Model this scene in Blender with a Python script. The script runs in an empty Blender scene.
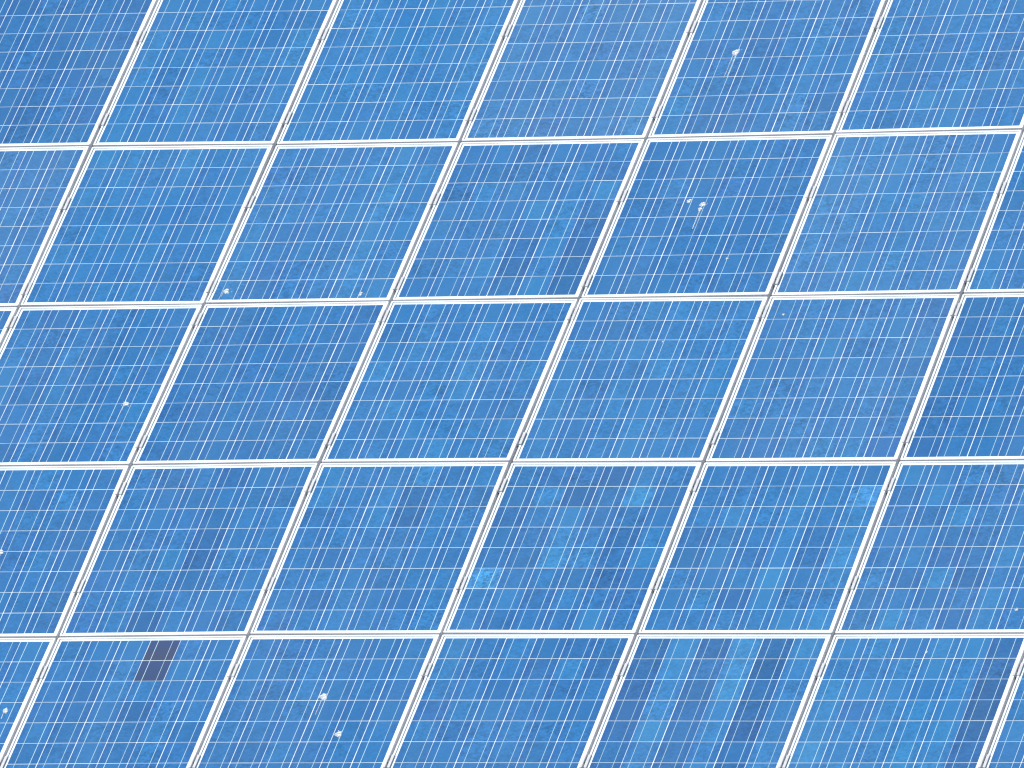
import bpy, bmesh, math, random
from mathutils import Matrix, Vector

# ------------------------------------------------------------------ basics
scene = bpy.context.scene
col = scene.collection
PU, PV = 1.014, 1.328            # pitch of the panels along a row / up the slope
W, H = 0.9985, 1.3155              # one framed panel
CELL, GAP, GAP_V = 0.156, 0.0030, 0.0024
NC, NR = 6, 8
TILT = math.radians(40.0)
BASE_Z = 4.0                     # height of the array's origin above the ground level

# panel space (u along the rows, v up the slope, n out of the glass) -> world
ux = Vector((1, 0, 0))
vx = Vector((0, math.cos(TILT), math.sin(TILT)))
nx = Vector((0, -math.sin(TILT), math.cos(TILT)))
SLOPE = Matrix.Translation((0, 0, BASE_Z)) @ Matrix(((1, 0, 0, 0), (0, vx.y, nx.y, 0), (0, vx.z, nx.z, 0), (0, 0, 0, 1)))


def P(u, v, n=0.0):
    return SLOPE @ Vector((u, v, n))


def link(o):
    col.objects.link(o)
    return o


def tag(o, label=None, cat=None, group=None, kind=None):
    if label: o['label'] = label
    if cat: o['category'] = cat
    if group: o['group'] = group
    if kind: o['kind'] = kind
    return o


def mesh_from(name, bm, mat):
    me = bpy.data.meshes.new(name)
    bmesh.ops.recalc_face_normals(bm, faces=bm.faces)
    bm.to_mesh(me)
    bm.free()
    me.materials.append(mat)
    return me


def add_box(bm, x0, x1, y0, y1, z0, z1, M=None):
    vs = [bm.verts.new((x, y, z)) for z in (z0, z1) for y in (y0, y1) for x in (x0, x1)]
    for f in ((0, 2, 3, 1), (4, 5, 7, 6), (0, 1, 5, 4), (2, 6, 7, 3), (0, 4, 6, 2), (1, 3, 7, 5)):
        bm.faces.new([vs[i] for i in f])
    if M is not None:
        bmesh.ops.transform(bm, matrix=M, verts=vs)
    return vs


# ------------------------------------------------------------------ materials
def new_mat(name):
    m = bpy.data.materials.new(name)
    m.use_nodes = True
    nt = m.node_tree
    return m, nt, nt.nodes['Principled BSDF']


def node(nt, t, **kw):
    n = nt.nodes.new(t)
    for k, v in kw.items():
        setattr(n, k, v)
    return n


def mat_cell():
    """multicrystalline silicon under glass: the cell's own colour, crystal grains, a little dust"""
    m, nt, b = new_mat('silicon_cell')
    L = nt.links.new
    oi = node(nt, 'ShaderNodeObjectInfo')
    tc = node(nt, 'ShaderNodeTexCoord')
    off = node(nt, 'ShaderNodeVectorMath', operation='MULTIPLY_ADD')
    comb = node(nt, 'ShaderNodeCombineXYZ')
    mul = node(nt, 'ShaderNodeMath', operation='MULTIPLY')
    mul.inputs[1].default_value = 137.0
    L(oi.outputs['Random'], mul.inputs[0])
    L(mul.outputs[0], comb.inputs[2])
    L(mul.outputs[0], comb.inputs[0])
    L(tc.outputs['Object'], off.inputs[0])
    off.inputs[1].default_value = (1, 1, 1)
    L(comb.outputs[0], off.inputs[2])
    vor = node(nt, 'ShaderNodeTexVoronoi', feature='F1')
    vor.inputs['Scale'].default_value = 75.0
    L(off.outputs[0], vor.inputs['Vector'])
    sep = node(nt, 'ShaderNodeSeparateColor')
    L(vor.outputs['Color'], sep.inputs[0])
    nz = node(nt, 'ShaderNodeTexNoise')
    nz.inputs['Scale'].default_value = 15.0
    nz.inputs['Detail'].default_value = 4.0
    L(off.outputs[0], nz.inputs['Vector'])
    # grain factor: alpha of the object colour sets how strongly the grains show
    g1 = node(nt, 'ShaderNodeMapRange')
    g1.inputs['To Min'].default_value = -0.30
    g1.inputs['To Max'].default_value = 0.30
    L(sep.outputs[0], g1.inputs['Value'])
    g2 = node(nt, 'ShaderNodeMapRange')
    g2.inputs['From Min'].default_value = 0.3
    g2.inputs['From Max'].default_value = 0.7
    g2.inputs['To Min'].default_value = -0.20
    g2.inputs['To Max'].default_value = 0.20
    L(nz.outputs['Fac'], g2.inputs['Value'])
    ad = node(nt, 'ShaderNodeMath', operation='ADD')
    L(g1.outputs[0], ad.inputs[0]); L(g2.outputs[0], ad.inputs[1])
    sc = node(nt, 'ShaderNodeMath', operation='MULTIPLY_ADD')
    L(ad.outputs[0], sc.inputs[0]); L(oi.outputs['Alpha'], sc.inputs[1]); sc.inputs[2].default_value = 1.0
    vm = node(nt, 'ShaderNodeVectorMath', operation='SCALE')
    L(oi.outputs['Color'], vm.inputs[0]); L(sc.outputs[0], vm.inputs['Scale'])
    # the colour turns slightly darker and more violet towards the two sides of a cell
    sx = node(nt, 'ShaderNodeSeparateXYZ')
    L(tc.outputs['Object'], sx.inputs[0])
    ab = node(nt, 'ShaderNodeMath', operation='ABSOLUTE')
    L(sx.outputs[0], ab.inputs[0])
    em = node(nt, 'ShaderNodeMapRange', interpolation_type='SMOOTHSTEP')
    em.inputs['From Min'].default_value = 0.030
    em.inputs['From Max'].default_value = 0.070
    L(ab.outputs[0], em.inputs['Value'])
    mx = node(nt, 'ShaderNodeMix', data_type='RGBA', blend_type='MULTIPLY')
    L(em.outputs[0], mx.inputs[0])
    L(vm.outputs[0], mx.inputs[6])
    mx.inputs[7].default_value = (1.0, 0.89, 0.95, 1)
    # a thin uneven film of dust on the glass, washed down the slope
    geo = node(nt, 'ShaderNodeNewGeometry')
    mp = node(nt, 'ShaderNodeMapping')
    mp.inputs['Scale'].default_value = (2.6, 0.9, 0.9)
    L(geo.outputs['Position'], mp.inputs['Vector'])
    dn = node(nt, 'ShaderNodeTexNoise')
    dn.inputs['Scale'].default_value = 1.0
    dn.inputs['Detail'].default_value = 6.0
    dn.inputs['Roughness'].default_value = 0.6
    L(mp.outputs[0], dn.inputs['Vector'])
    df = node(nt, 'ShaderNodeMapRange')
    df.inputs['From Min'].default_value = 0.35
    df.inputs['From Max'].default_value = 0.72
    df.inputs['To Min'].default_value = 0.0
    df.inputs['To Max'].default_value = 0.065
    L(dn.outputs['Fac'], df.inputs['Value'])
    du = node(nt, 'ShaderNodeMix', data_type='RGBA', blend_type='MIX')
    L(df.outputs[0], du.inputs[0])
    L(mx.outputs[2], du.inputs[6])
    du.inputs[7].default_value = (0.26, 0.33, 0.38, 1)
    L(du.outputs[2], b.inputs['Base Color'])
    b.inputs['Roughness'].default_value = 0.16
    b.inputs['IOR'].default_value = 1.5
    return m


def mat_plain(name, colr, rough, metal=0.0, mottled=0.0, scale=20.0, spec=0.5):
    m, nt, b = new_mat(name)
    L = nt.links.new
    tc = node(nt, 'ShaderNodeTexCoord')
    nz = node(nt, 'ShaderNodeTexNoise')
    nz.inputs['Scale'].default_value = scale
    nz.inputs['Detail'].default_value = 5.0
    L(tc.outputs['Object'], nz.inputs['Vector'])
    mr = node(nt, 'ShaderNodeMapRange')
    mr.inputs['From Min'].default_value = 0.3
    mr.inputs['From Max'].default_value = 0.7
    mr.inputs['To Min'].default_value = 1 - mottled
    mr.inputs['To Max'].default_value = 1 + mottled
    L(nz.outputs['Fac'], mr.inputs['Value'])
    vm = node(nt, 'ShaderNodeVectorMath', operation='SCALE')
    vm.inputs[0].default_value = colr
    L(mr.outputs[0], vm.inputs['Scale'])
    L(vm.outputs[0], b.inputs['Base Color'])
    b.inputs['Roughness'].default_value = rough
    b.inputs['Metallic'].default_value = metal
    b.inputs['Specular IOR Level'].default_value = spec
    return m


M_CELL = mat_cell()


def mat_brown():
    """a discoloured cell: blue grey at its top fading into brown, in patches"""
    m, nt, b = new_mat('discoloured_cell')
    L = nt.links.new
    oi = node(nt, 'ShaderNodeObjectInfo')
    tc = node(nt, 'ShaderNodeTexCoord')
    sx = node(nt, 'ShaderNodeSeparateXYZ')
    L(tc.outputs['Object'], sx.inputs[0])
    nz = node(nt, 'ShaderNodeTexNoise')
    nz.inputs['Scale'].default_value = 18.0
    nz.inputs['Detail'].default_value = 4.0
    L(tc.outputs['Object'], nz.inputs['Vector'])
    ad = node(nt, 'ShaderNodeMath', operation='MULTIPLY_ADD')
    L(nz.outputs['Fac'], ad.inputs[0]); ad.inputs[1].default_value = 0.16
    L(sx.outputs[1], ad.inputs[2])
    mr = node(nt, 'ShaderNodeMapRange', interpolation_type='SMOOTHSTEP')
    mr.inputs['From Min'].default_value = 0.02
    mr.inputs['From Max'].default_value = 0.17
    L(ad.outputs[0], mr.inputs['Value'])
    mx = node(nt, 'ShaderNodeMix', data_type='RGBA')
    L(mr.outputs[0], mx.inputs[0])
    L(oi.outputs['Color'], mx.inputs[6])
    mx.inputs[7].default_value = (0.038, 0.068, 0.165, 1)
    L(mx.outputs[2], b.inputs['Base Color'])
    b.inputs['Roughness'].default_value = 0.16
    return m


M_BROWN = mat_brown()
M_FRAME = mat_plain('anodised_aluminium_frame', (0.72, 0.745, 0.775), 0.42, 0.25, 0.04, 9.0)
M_BACK = mat_plain('white_backsheet', (0.71, 0.81, 0.81), 0.16, 0.0, 0.03, 12.0)
M_BUS = mat_plain('tinned_ribbon', (0.57, 0.78, 0.80), 0.35, 0.2, 0.06, 30.0)


def uneven(m, lo, hi):
    """each ribbon is tinned a little differently"""
    nt = m.node_tree
    b = nt.nodes['Principled BSDF']
    src = b.inputs['Base Color'].links[0].from_socket
    oi = node(nt, 'ShaderNodeObjectInfo')
    mr = node(nt, 'ShaderNodeMapRange')
    mr.inputs['To Min'].default_value = lo
    mr.inputs['To Max'].default_value = hi
    nt.links.new(oi.outputs['Random'], mr.inputs['Value'])
    vm = node(nt, 'ShaderNodeVectorMath', operation='SCALE')
    nt.links.new(src, vm.inputs[0])
    nt.links.new(mr.outputs[0], vm.inputs['Scale'])
    nt.links.new(vm.outputs[0], b.inputs['Base Color'])


uneven(M_BUS, 0.76, 1.14)
M_CLAMP = mat_plain('brushed_aluminium_clamp', (0.54, 0.55, 0.56), 0.45, 0.3, 0.06, 30.0)
M_BOLT = mat_plain('steel_bolt', (0.32, 0.32, 0.34), 0.4, 0.7, 0.05, 60.0)
M_RAIL = mat_plain('raw_aluminium_rail', (0.45, 0.45, 0.47), 0.45, 0.5, 0.05, 20.0)
M_DROP = mat_plain('dried_bird_dropping', (0.60, 0.65, 0.67), 0.8, 0.0, 0.14, 60.0)


def thin_out(m, lo, scale):
    """dried film: patches where it has worn thin let the cell show through"""
    nt = m.node_tree
    tc = node(nt, 'ShaderNodeTexCoord')
    nz = node(nt, 'ShaderNodeTexNoise')
    nz.inputs['Scale'].default_value = scale
    nz.inputs['Detail'].default_value = 3.0
    nt.links.new(tc.outputs['Object'], nz.inputs['Vector'])
    mr = node(nt, 'ShaderNodeMapRange')
    mr.inputs['From Min'].default_value = 0.42
    mr.inputs['From Max'].default_value = 0.62
    mr.inputs['To Min'].default_value = lo
    nt.links.new(nz.outputs['Fac'], mr.inputs['Value'])
    nt.links.new(mr.outputs[0], nt.nodes['Principled BSDF'].inputs['Alpha'])


thin_out(M_DROP, 0.28, 100.0)
M_ROOF = mat_plain('grey_roof_sheet', (0.20, 0.19, 0.19), 0.7, 0.0, 0.15, 3.0)


# ------------------------------------------------------------------ meshes shared by all panels
def frame_mesh():
    """hollow aluminium profile swept round the panel with mitred corners"""
    bm = bmesh.new()
    prof = [(0.0, -0.041), (0.0, 0.0034), (0.0009, 0.0042), (0.0100, 0.0042), (0.0108, 0.0034), (0.0110, -0.0060),
            (0.0030, -0.0062), (0.0030, -0.0380), (0.0280, -0.0382), (0.0280, -0.0410)]
    rings = []
    for d, z in prof:
        c = max(0.0003, 0.0045 - d * 0.9) if d < 0.02 else 0.0003      # corners are cut a little
        x, y = W / 2 - d, H / 2 - d
        rings.append([bm.verts.new((px, py, z)) for px, py in ((-x + c, -y), (x - c, -y), (x, -y + c), (x, y - c), (x - c, y), (-x + c, y), (-x, y - c), (-x, -y + c))])
    n = len(prof)
    for i in range(n):
        a, b = rings[i], rings[(i + 1) % n]
        for k in range(8):
            bm.faces.new((a[k], a[(k + 1) % 8], b[(k + 1) % 8], b[k]))
    return mesh_from('frame', bm, M_FRAME)


def backsheet_mesh():
    bm = bmesh.new()
    x, y = W / 2 - 0.0107, H / 2 - 0.0107
    add_box(bm, -x, x, -y, y, -0.0045, 0.0)
    return mesh_from('backsheet', bm, M_BACK)


def cell_mesh():
    bm = bmesh.new()
    h, c = CELL / 2, 0.0018
    pts = [(-h + c, -h), (h - c, -h), (h, -h + c), (h, h - c), (h - c, h), (-h + c, h), (-h, h - c), (-h, -h + c)]
    lo = [bm.verts.new((x, y, -0.0002)) for x, y in pts]
    hi = [bm.verts.new((x, y, 0.0003)) for x, y in pts]
    bm.faces.new(hi)
    bm.faces.new(lo[::-1])
    for k in range(8):
        bm.faces.new((lo[k], lo[(k + 1) % 8], hi[(k + 1) % 8], hi[k]))
    return mesh_from('solar_cell', bm, M_CELL)


CELLS_W = NC * CELL + (NC - 1) * GAP
CELLS_H = NR * CELL + (NR - 1) * GAP_V
BUS_W = 0.0021


def busbar_mesh():
    bm = bmesh.new()
    h = CELLS_H / 2 + 0.004
    add_box(bm, -BUS_W / 2, BUS_W / 2, -h, h, 0.0001, 0.00055)
    return mesh_from('busbar', bm, M_BUS)


ME_FRAME, ME_BACK, ME_CELL, ME_BUS = frame_mesh(), backsheet_mesh(), cell_mesh(), busbar_mesh()
ME_BROWN = ME_CELL.copy()
ME_BROWN.materials[0] = M_BROWN

# ------------------------------------------------------------------ the array
# how far each crossing of the real array sits off the ideal grid (mm along the row, mm up the slope)
OFF = {(0, 3): (-3.6, 4.5), (1, 3): (4.5, -13.1), (2, 3): (5.8, -13.9), (3, 3): (6.6, -11.5), (4, 3): (5.9, 3.0), (5, 3): (-10.4, 15.2),
       (0, 2): (3.6, -9.1), (1, 2): (2.0, -4.9), (2, 2): (-1.0, -0.8), (3, 2): (-2.2, 1.4), (4, 2): (0.7, 1.7), (5, 2): (1.8, 1.8),
       (1, 1): (-12.0, 18.7), (2, 1): (-12.5, 28.2), (3, 1): (-6.7, 16.9), (4, 1): (-4.0, 0.8), (5, 1): (1.7, -3.5),
       (1, 0): (10.0, -9.8), (2, 0): (2.8, 0.1), (3, 0): (0.2, 0.5), (4, 0): (0.1, -8.3), (5, 0): (6.6, -17.9)}


def off(i, j):
    """how far a crossing stands above or below the mean plane (m), from its shift on the plane"""
    jj = max(0, min(3, j))
    ii = max(0 if jj > 1 else 1, min(5, i))
    a, b = OFF[(ii, jj)]
    x, y = 0.9407 * a + 0.2587 * b, 0.0102 * a + 0.6247 * b
    h = (-0.2193 * x + 0.7808 * y) / 0.658 / 1000
    return h * (1.0 if j == jj else 0.3)


def panel_place(i, j):
    """mean height of a panel and how much it leans along its two sides"""
    a, b, c, d = off(i, j), off(i + 1, j), off(i, j + 1), off(i + 1, j + 1)
    return (a + b + c + d) / 4, ((b - a) + (d - c)) / 2 / PU, ((c - a) + (d - b)) / 2 / PV


def panel_matrix(i, j):
    h, su, sv = panel_place(i, j)
    return SLOPE @ Matrix.Translation(((i + 0.5) * PU, (j + 0.5) * PV, h)) @ Matrix.Rotation(sv, 4, 'X') @ Matrix.Rotation(-su, 4, 'Y')


def on_glass(u, v):
    """matrix of a spot on whichever panel lies at (u, v)"""
    i, j = math.floor(u / PU), math.floor(v / PV)
    return panel_matrix(i, j) @ Matrix.Translation((u - (i + 0.5) * PU, v - (j + 0.5) * PV, 0))


ORD = ['first', 'second', 'third', 'fourth', 'fifth', 'sixth', 'seventh']
ROWNAME = {3: 'top row', 2: 'second row', 1: 'third row', 0: 'fourth row', -1: 'bottom row'}
VISIBLE = {3: range(-1, 5), 2: range(-1, 6), 1: range(-1, 6), 0: range(0, 6), -1: range(0, 7)}
BEYOND = {4: range(-2, 6), 3: (-2, 5), 2: (-2, 6), 1: (-2, 6), 0: (-1, 6), -1: (-1, 7), -2: range(0, 8)}

# base colour of a cell
BASE = (0.022, 0.130, 0.319)
# panels whose cells differ clearly: one digit a cell, 5 is the common blue, lower is darker, higher lighter
STEP = {'1': .64, '2': .72, '3': .82, '4': .91, '5': 1.0, '6': 1.10, '7': 1.22, '8': 1.36, '9': 1.55}
# panels with a hazy sky sheen painted into the cell colour, or darker / lighter as a whole
SKY_SHEEN = {(2, 3): .075, (3, 3): .04, (4, 2): .05, (4, 3): .025, (1, 2): .02, (-1, 2): .05, (4, 1): .04, (2, 2): .015, (5, 0): .02, (5, 2): .02}
LEVEL = {(-1, 3): .90, (1, 1): .93, (0, 1): .96, (0, 2): 1.04, (0, 3): 1.03, (1, 3): 1.05, (1, 2): 1.03, (3, 1): 1.03, (2, 1): 1.0, (3, 2): .96, (5, 1): .93, (1, 0): .98}
MAPS = {
    (3, 0): '444354 463474 356445 446536 447646 955434 564554 545465',
    (4, 0): '554554 555659 565656 445646 454647 555756 564645 555567',
    (5, 0): '655465 464555 446555 554455 454465 546355 454565 475465',
    (4, -1): '373736 374726 363735 364635 374625 464546 363636 363636',
    (5, -1): '665663 556663 666562 656662 666662 765663 666663 666663',
    (2, 2): '554555 444554 365556 555664 554563 555463 456353 555463',
    (1, 0): '545455 554544 555455 555355 556355 555455 554555 553554',
    (3, -1): '546444 545463 554545 455554 545555 455545 555454 555555',
    (1, -1): '455355 545355 545555 545355 545454 445455 554545 554455',
    (2, 1): '555555 455655 565555 655656 555654 565554 556556 555655',
    (2, 0): '655645 656454 456355 555455 545554 555455 545545 556555',
}
# cells the photograph singles out: (i, j, column, row) -> multiplier on r, g, b, grain strength, label
SPECIAL = {
    (1, -1, 3, 0): (2.15, .50, 0.37, .5, 'dark brown solar cell'), (1, -1, 3, 1): (1.7, .50, 0.44, .5, 'dark violet brown solar cell'),
    (3, 0, 0, 5): (1.75, 1.55, 1.33, 1.0, 'pale turquoise solar cell with coarse crystals'),
    (4, 0, 5, 1): (1.65, 1.42, 1.27, .8, 'pale turquoise solar cell with coarse crystals'),
}


def cell_colour(i, j, c, r, rnd, strings, look):
    k = strings[c] * (1 + rnd.gauss(0, look[0]))
    if (i, j) in MAPS:
        k = STEP[MAPS[i, j].split()[r][c]] * (1 + rnd.gauss(0, .018))
    k = max(0.6, min(1.6, k * (LEVEL.get((i, j), 1.0) if (i, j) in MAPS else 1.0)))
    tint = rnd.gauss(0, .03)
    if k < 1:
        m = (k ** .6 + max(0, tint) * 1.5, k ** 1.15 * (1 - tint * .5), k ** .95)
    else:
        m = (k ** 1.1, k ** 1.25 * (1 - tint * .5), k ** .65)
    d = SKY_SHEEN.get((i, j), 0.0)
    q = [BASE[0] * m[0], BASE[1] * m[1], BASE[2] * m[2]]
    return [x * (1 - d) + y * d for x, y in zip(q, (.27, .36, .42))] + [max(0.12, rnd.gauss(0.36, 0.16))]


def make_panel(i, j, label, group):
    rnd = random.Random(i * 131 + j * 17 + 9001)
    root = link(bpy.data.objects.new('solar_panel', None))
    root.empty_display_size = 0.2
    tag(root, label, 'solar panel', group)
    # the mounts are never quite even: each panel is turned by a fraction of a degree
    root.matrix_world = panel_matrix(i, j) @ Matrix.Rotation(rnd.gauss(0, 0.0008), 4, 'Z')

    def part(name, me, loc=(0, 0, 0)):
        o = link(bpy.data.objects.new(name, me))
        o.parent = root
        o.location = loc
        return o
    part('frame', ME_FRAME)
    part('backsheet', ME_BACK)
    look = (.032, .022)
    level = LEVEL.get((i, j), 0.985 + rnd.gauss(0, .02))
    strings = [level + rnd.gauss(0, look[1]) for _ in range(NC)]
    for c in range(NC):
        x = -CELLS_W / 2 + CELL / 2 + c * (CELL + GAP)
        jx = max(-.0004, min(.0004, rnd.gauss(0, 0.0003)))
        for r in range(NR):
            y = CELLS_H / 2 - CELL / 2 - r * (CELL + GAP_V)
            o = part('solar_cell', ME_CELL, (x + jx + rnd.gauss(0, 0.0002), y + rnd.gauss(0, 0.00025), 0))
            o.rotation_euler.z = rnd.choice((0, 1)) * math.pi + rnd.gauss(0, 0.0015)
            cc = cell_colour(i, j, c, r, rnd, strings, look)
            s = SPECIAL.get((i, j, c, r))
            if s:
                cc = [BASE[0] * s[0], BASE[1] * s[1], BASE[2] * s[2], s[3]]
                o['label'] = s[4]
                if 'brown' in s[4]:
                    o.data = ME_BROWN
                    o.rotation_euler.z = 0
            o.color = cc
        for q in (0.25, 0.75):
            part('busbar', ME_BUS, (x + jx + (q - 0.5) * CELL + rnd.gauss(0, 0.0005), rnd.gauss(0, 0.001), 0))
    return root


FEATURE = {
    (3, 3): 'with one dropping and two thin runs',
    (3, 2): 'soiled by several white droppings',
    (1, 2): 'with two small droppings near its lower edge',
    (0, 1): 'with one starry white dropping',
    (3, 0): 'with one pale turquoise cell by its edge',
    (4, 0): 'with a pale cell near its upper corner',
    (1, -1): 'with two dark brown cells',
    (2, -1): 'with two white droppings',
    (4, -1): 'with light and dark strings of cells',
}
for j, rng in VISIBLE.items():
    for k, i in enumerate(rng):
        last = k == len(rng) - 1
        which = 'last' if last else ORD[k]
        label = f'blue solar panel, {which} along the {ROWNAME[j]}'
        if (i, j) in FEATURE:
            label += ', ' + FEATURE[i, j]
        elif last:
            label += ', cut by the picture edge'
        make_panel(i, j, label, 'solar panels of the tilted array')
for j, rng in BEYOND.items():
    for i in rng:
        make_panel(i, j, 'blue solar panel of the same array beyond the picture edge', 'solar panels beyond the picture edge')

# ------------------------------------------------------------------ rails and mid clamps
RAILS = [3.70, 3.165, 2.635, 2.105, 1.90, 1.14, 0.86, 0.29, -0.21, -0.735]
RAIL_N = -0.075


def rail(v, a, b):
    bm = bmesh.new()
    # C profile running along the row, open on top
    z1 = RAIL_N
    add_box(bm, a, b, v - 0.020, v - 0.0165, z1 - 0.04, z1)
    add_box(bm, a, b, v + 0.0165, v + 0.020, z1 - 0.04, z1)
    add_box(bm, a, b, v - 0.0163, v + 0.0163, z1 - 0.04, z1 - 0.036)
    o = link(bpy.data.objects.new('mounting_rail', mesh_from('mounting_rail', bm, M_RAIL)))
    o.matrix_world = SLOPE
    tag(o, 'aluminium mounting rail hidden under the solar panels', 'rail', 'mounting rails under the panels')


for v in RAILS + [4.5, -1.5]:
    rail(v * PV, -2 * PU, 8 * PU)


def clamp_meshes():
    bm = bmesh.new()
    hl = 0.048
    g = 0.0070          # half width of the channel
    t = 0.0022
    # hat section: two flanges on the frame lips, a channel that dips into the gap
    prof = [(-0.0185, 0.0044), (-0.0185, 0.0066), (-g + 0.0005, 0.0069), (-g + t, 0.0060), (-g + t, -0.0045), (g - t, -0.0045), (g - t, 0.0060),
            (g - 0.0005, 0.0069), (0.0185, 0.0066), (0.0185, 0.0044), (g, 0.0044), (g, -0.0072), (-g, -0.0072), (-g, 0.0044)]
    a = [bm.verts.new((x, -hl, z)) for x, z in prof]
    b = [bm.verts.new((x, hl, z)) for x, z in prof]
    n = len(prof)
    for k in range(n):
        bm.faces.new((a[k], a[(k + 1) % n], b[(k + 1) % n], b[k]))
    bm.faces.new(a)
    bm.faces.new(b[::-1])
    body = mesh_from('clamp_body', bm, M_CLAMP)
    bm = bmesh.new()
    bmesh.ops.create_cone(bm, cap_ends=True, segments=6, radius1=0.0052, radius2=0.0050, depth=0.006, matrix=Matrix.Translation((0, 0, -0.0014)))
    bmesh.ops.create_cone(bm, cap_ends=True, segments=12, radius1=0.003, radius2=0.003, depth=0.040, matrix=Matrix.Translation((0, 0, -0.028)))
    bolt = mesh_from('bolt', bm, M_BOLT)
    return body, bolt


ME_CLAMP, ME_BOLT = clamp_meshes()


def clamp(uj, v, label, group):
    jrow = math.floor(v)
    # seat the clamp between the two panels it holds
    w = v * PV - (jrow + 0.5) * PV
    p = panel_matrix(uj - 1, jrow) @ Vector((W / 2, w, 0))
    q = panel_matrix(uj, jrow) @ Vector((-W / 2, w, 0))
    o = link(bpy.data.objects.new('panel_clamp', None))
    o.empty_display_size = 0.05
    B = panel_matrix(uj, jrow)
    B.translation = (p + q) / 2
    o.matrix_world = B @ Matrix.Translation((0, 0, 0.0006))
    tag(o, label, 'clamp', group)
    for name, me in (('clamp_body', ME_CLAMP), ('bolt', ME_BOLT)):
        p = link(bpy.data.objects.new(name, me))
        p.parent = o


for v in RAILS:
    j = math.floor(v)
    pair = [x for x in RAILS if math.floor(x) == j]
    pos = 'upper' if v == max(pair) else 'lower'
    rng = list(VISIBLE[j])
    for k in range(1, len(rng)):
        a, b = ORD[k - 1], ('last' if k == len(rng) - 1 else ORD[k])
        clamp(rng[k], v, f'grey metal {pos} clamp between {a} and {b} panels of the {ROWNAME[j]}', 'clamps between neighbouring panels')


# ------------------------------------------------------------------ bird droppings (u, v in metres on the glass)
def dropping(u, v, size, runs, label, seed, satellites=0, elong=1.15, second=False):
    rnd = random.Random(seed)
    bm = bmesh.new()

    def blob(cx, cy, rx, ry, h, n=18, rag=.22):
        ring = []
        ph = [rnd.random() * 6.28 for _ in range(4)]
        for k in range(n):
            a = k * 2 * math.pi / n
            w = 1 + rag * (math.sin(2 * a + ph[0]) * .5 + math.sin(3 * a + ph[1]) * .4 + math.sin(5 * a + ph[2]) * .35 + math.sin(7 * a + ph[3]) * .2)
            ring.append((cx + math.cos(a) * rx * w, cy + math.sin(a) * ry * w))
        lo = [bm.verts.new((x, y, 0.0004)) for x, y in ring]
        md = [bm.verts.new((cx + (x - cx) * .72, cy + (y - cy) * .72, h * .8)) for x, y in ring]
        top = bm.verts.new((cx, cy, h))
        for k in range(n):
            q = (k + 1) % n
            bm.faces.new((lo[k], lo[q], md[q], md[k]))
            bm.faces.new((md[k], md[q], top))
        bm.faces.new(lo[::-1])
    size *= .80
    blob(0, 0, size, size * elong, 0.003, 22, .27)
    if second:
        blob(-size * .25, -size * elong * 2.0, size * .8, size * .95, 0.0025, 18, .25)
    for (dx, length, w) in runs:
        w *= .5
        x, y = dx * size, -size * .7
        steps = max(3, int(length / 0.018))
        for s in range(steps):
            f = s / steps
            blob(x + rnd.gauss(0, w * .12), y - f * length, w * (1 - .35 * f) * rnd.uniform(.8, 1.15), length / steps * .75, 0.0012, 10, .15)
    for s in range(satellites):
        a, d = rnd.random() * 6.28, size * rnd.uniform(1.25, 2.1)
        blob(math.cos(a) * d, math.sin(a) * d, size * rnd.uniform(.12, .28), size * rnd.uniform(.12, .28), 0.0012, 8)
    o = link(bpy.data.objects.new('bird_dropping', mesh_from('bird_dropping', bm, M_DROP)))
    o.matrix_world = on_glass(u, v) @ Matrix.Translation((0, 0, 0.0004))
    tag(o, label, 'bird dropping', 'bird droppings on the panels')


dropping(3.341, 4.694, 0.021, [(-.55, 0.21, .0045), (.35, 0.20, .0045)], 'white bird dropping with two long parallel runs on a top row panel', 1, 2, 1.7)
dropping(3.417, 3.450, 0.016, [], 'small round white dropping just above the long streaked one in second row', 2, 1, 1.2)
dropping(3.497, 3.420, 0.018, [(-.1, 0.20, .0065)], 'white bird dropping of two blobs with one long run, second row', 3, 2, 1.35, True)
dropping(3.748, 2.967, 0.009, [], 'tiny white dropping speck low on the much soiled second row panel', 4, 0, 1.3)
dropping(1.105, 2.759, 0.020, [(-.9, 0.04, .005)], 'white bird dropping with thin tail beside a lower clamp in second row', 5, 3, 1.2)
dropping(1.846, 2.720, 0.013, [], 'small white dropping at the lower corner of a second row panel', 6, 1, 1.4)
dropping(0.835, 1.832, 0.018, [(-.3, 0.05, .003)], 'starry white dropping alone on a third row panel', 7, 5, 1.3)
dropping(4.169, 2.504, 0.009, [], 'white dropping speck below the upper edge of fifth panel, third row', 8, 0, 1.2)
dropping(3.585, 2.294, 0.007, [], 'faint white dropping speck on the middle of the third row', 9, 0, 1.2)
dropping(0.514, 0.658, 0.016, [(0, 0.05, .005)], 'white dropping cut by the picture edge in the fourth row', 10, 1, 1.4)
dropping(0.910, -0.570, 0.016, [(-.4, 0.06, .006)], 'white dropping with short run by the picture edge, bottom row', 11, 1, 1.7)
dropping(2.561, -0.478, 0.024, [(-.2, 0.13, .0048)], 'large white dropping with one thin run ending in a drop, bottom row', 12, 0, 1.35)
dropping(2.721, -0.764, 0.020, [], 'jagged white dropping below the large one with a run, bottom row', 13, 3, 1.5)
dropping(5.963, 0.181, 0.011, [], 'small dull dropping near the lower corner of last fourth row panel', 14, 1, 1.2)
dropping(5.584, -0.140, 0.008, [], 'small white speck of dropping high on sixth panel, bottom row', 15, 0, 1.3)


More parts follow.
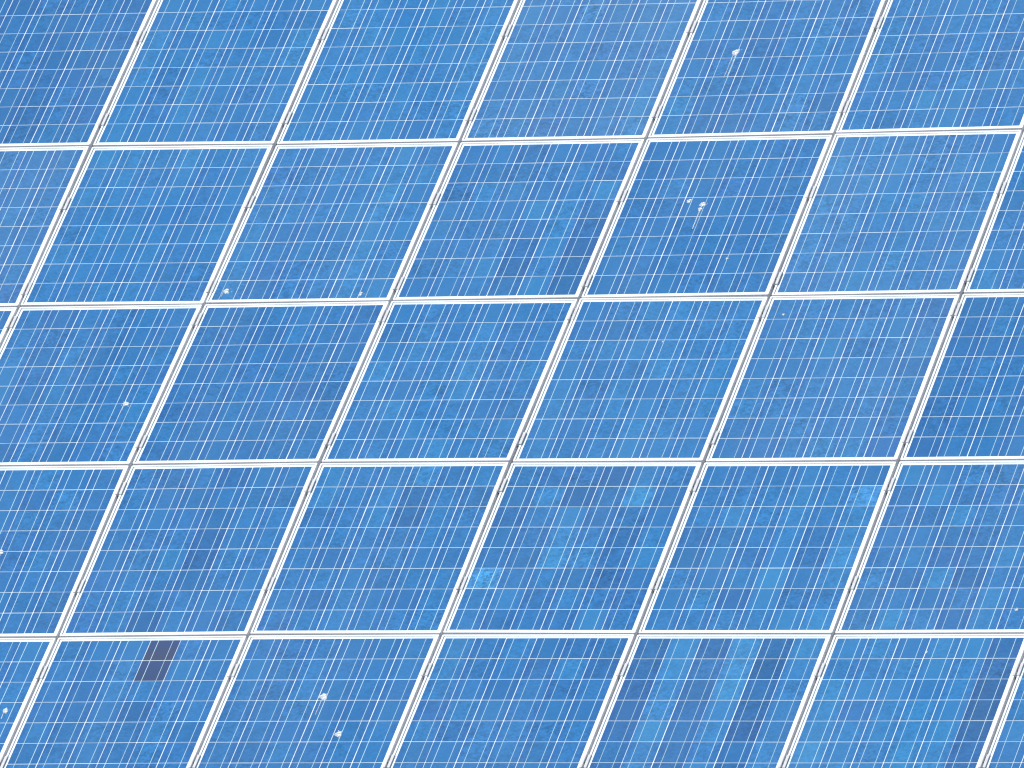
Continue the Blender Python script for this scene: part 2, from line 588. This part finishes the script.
# ------------------------------------------------------------------ the roof under the array
def roof():
    bm = bmesh.new()
    x0, x1, y0, y1 = -3.2, 9.2, -4.2, 7.6
    n = 60
    z = -0.14
    xs = []
    step = (x1 - x0) / n
    for k in range(n):                      # trapezoid sheet: ribs running up the slope
        a = x0 + k * step
        xs += [(a, z), (a + step * .62, z), (a + step * .70, z + .028), (a + step * .92, z + .028)]
    xs.append((x1, z))
    lo = [bm.verts.new((x, y0, h)) for x, h in xs]
    hi = [bm.verts.new((x, y1, h)) for x, h in xs]
    for k in range(len(xs) - 1):
        bm.faces.new((lo[k], lo[k + 1], hi[k + 1], hi[k]))
    o = link(bpy.data.objects.new('roof', mesh_from('roof', bm, M_ROOF)))
    o.matrix_world = SLOPE
    tag(o, kind='structure')


roof()

# ------------------------------------------------------------------ camera (a long telephoto shot, about 75 m away)
R = ((0.94071658, 0.25874005, -0.21933056), (0.01021939, 0.62471013, 0.78078987), (0.33903963, -0.7367434, 0.58503101))
CAM = (28.36187, -53.42750, 43.98989)
cam = bpy.data.cameras.new('camera')
cam.sensor_fit = 'HORIZONTAL'
cam.sensor_width = 36.0
cam.lens = 15000.0 * 36.0 / 1024.0
cam.clip_start = 0.5
cam.clip_end = 2000.0
co = link(bpy.data.objects.new('camera', cam))
Mp = Matrix(((R[0][0], R[1][0], R[2][0], CAM[0]), (R[0][1], R[1][1], R[2][1], CAM[1]), (R[0][2], R[1][2], R[2][2], CAM[2]), (0, 0, 0, 1)))
co.matrix_world = SLOPE @ Mp
scene.camera = co

# ------------------------------------------------------------------ daylight
s_panel = Vector((-0.58, 0.22, 0.78)).normalized()          # towards the sun, in panel space
s = (SLOPE.to_3x3() @ s_panel).normalized()
sun = bpy.data.lights.new('sun', 'SUN')
sun.energy = 4.6
sun.angle = math.radians(0.5)
sun.color = (1.0, 0.965, 0.91)
so = link(bpy.data.objects.new('sun', sun))
so.rotation_euler = s.to_track_quat('Z', 'Y').to_euler()
world = bpy.data.worlds.new('World')
scene.world = world
world.use_nodes = True
nt = world.node_tree
bg = nt.nodes['Background']
sky = nt.nodes.new('ShaderNodeTexSky')
sky.sky_type = 'NISHITA'
sky.sun_disc = False
sky.sun_elevation = math.asin(s.z)
sky.sun_rotation = math.atan2(s.x, s.y)
nt.links.new(sky.outputs[0], bg.inputs[0])
bg.inputs[1].default_value = 0.10

scene.view_settings.view_transform = 'Standard'
scene.view_settings.look = 'None'
scene.view_settings.gamma = 1.0
scene.view_settings.use_curve_mapping = False
scene.view_settings.exposure = 0.35
scene.render.engine = 'CYCLES'
scene.cycles.filter_width = 1.3
scene.cycles.use_denoising = False
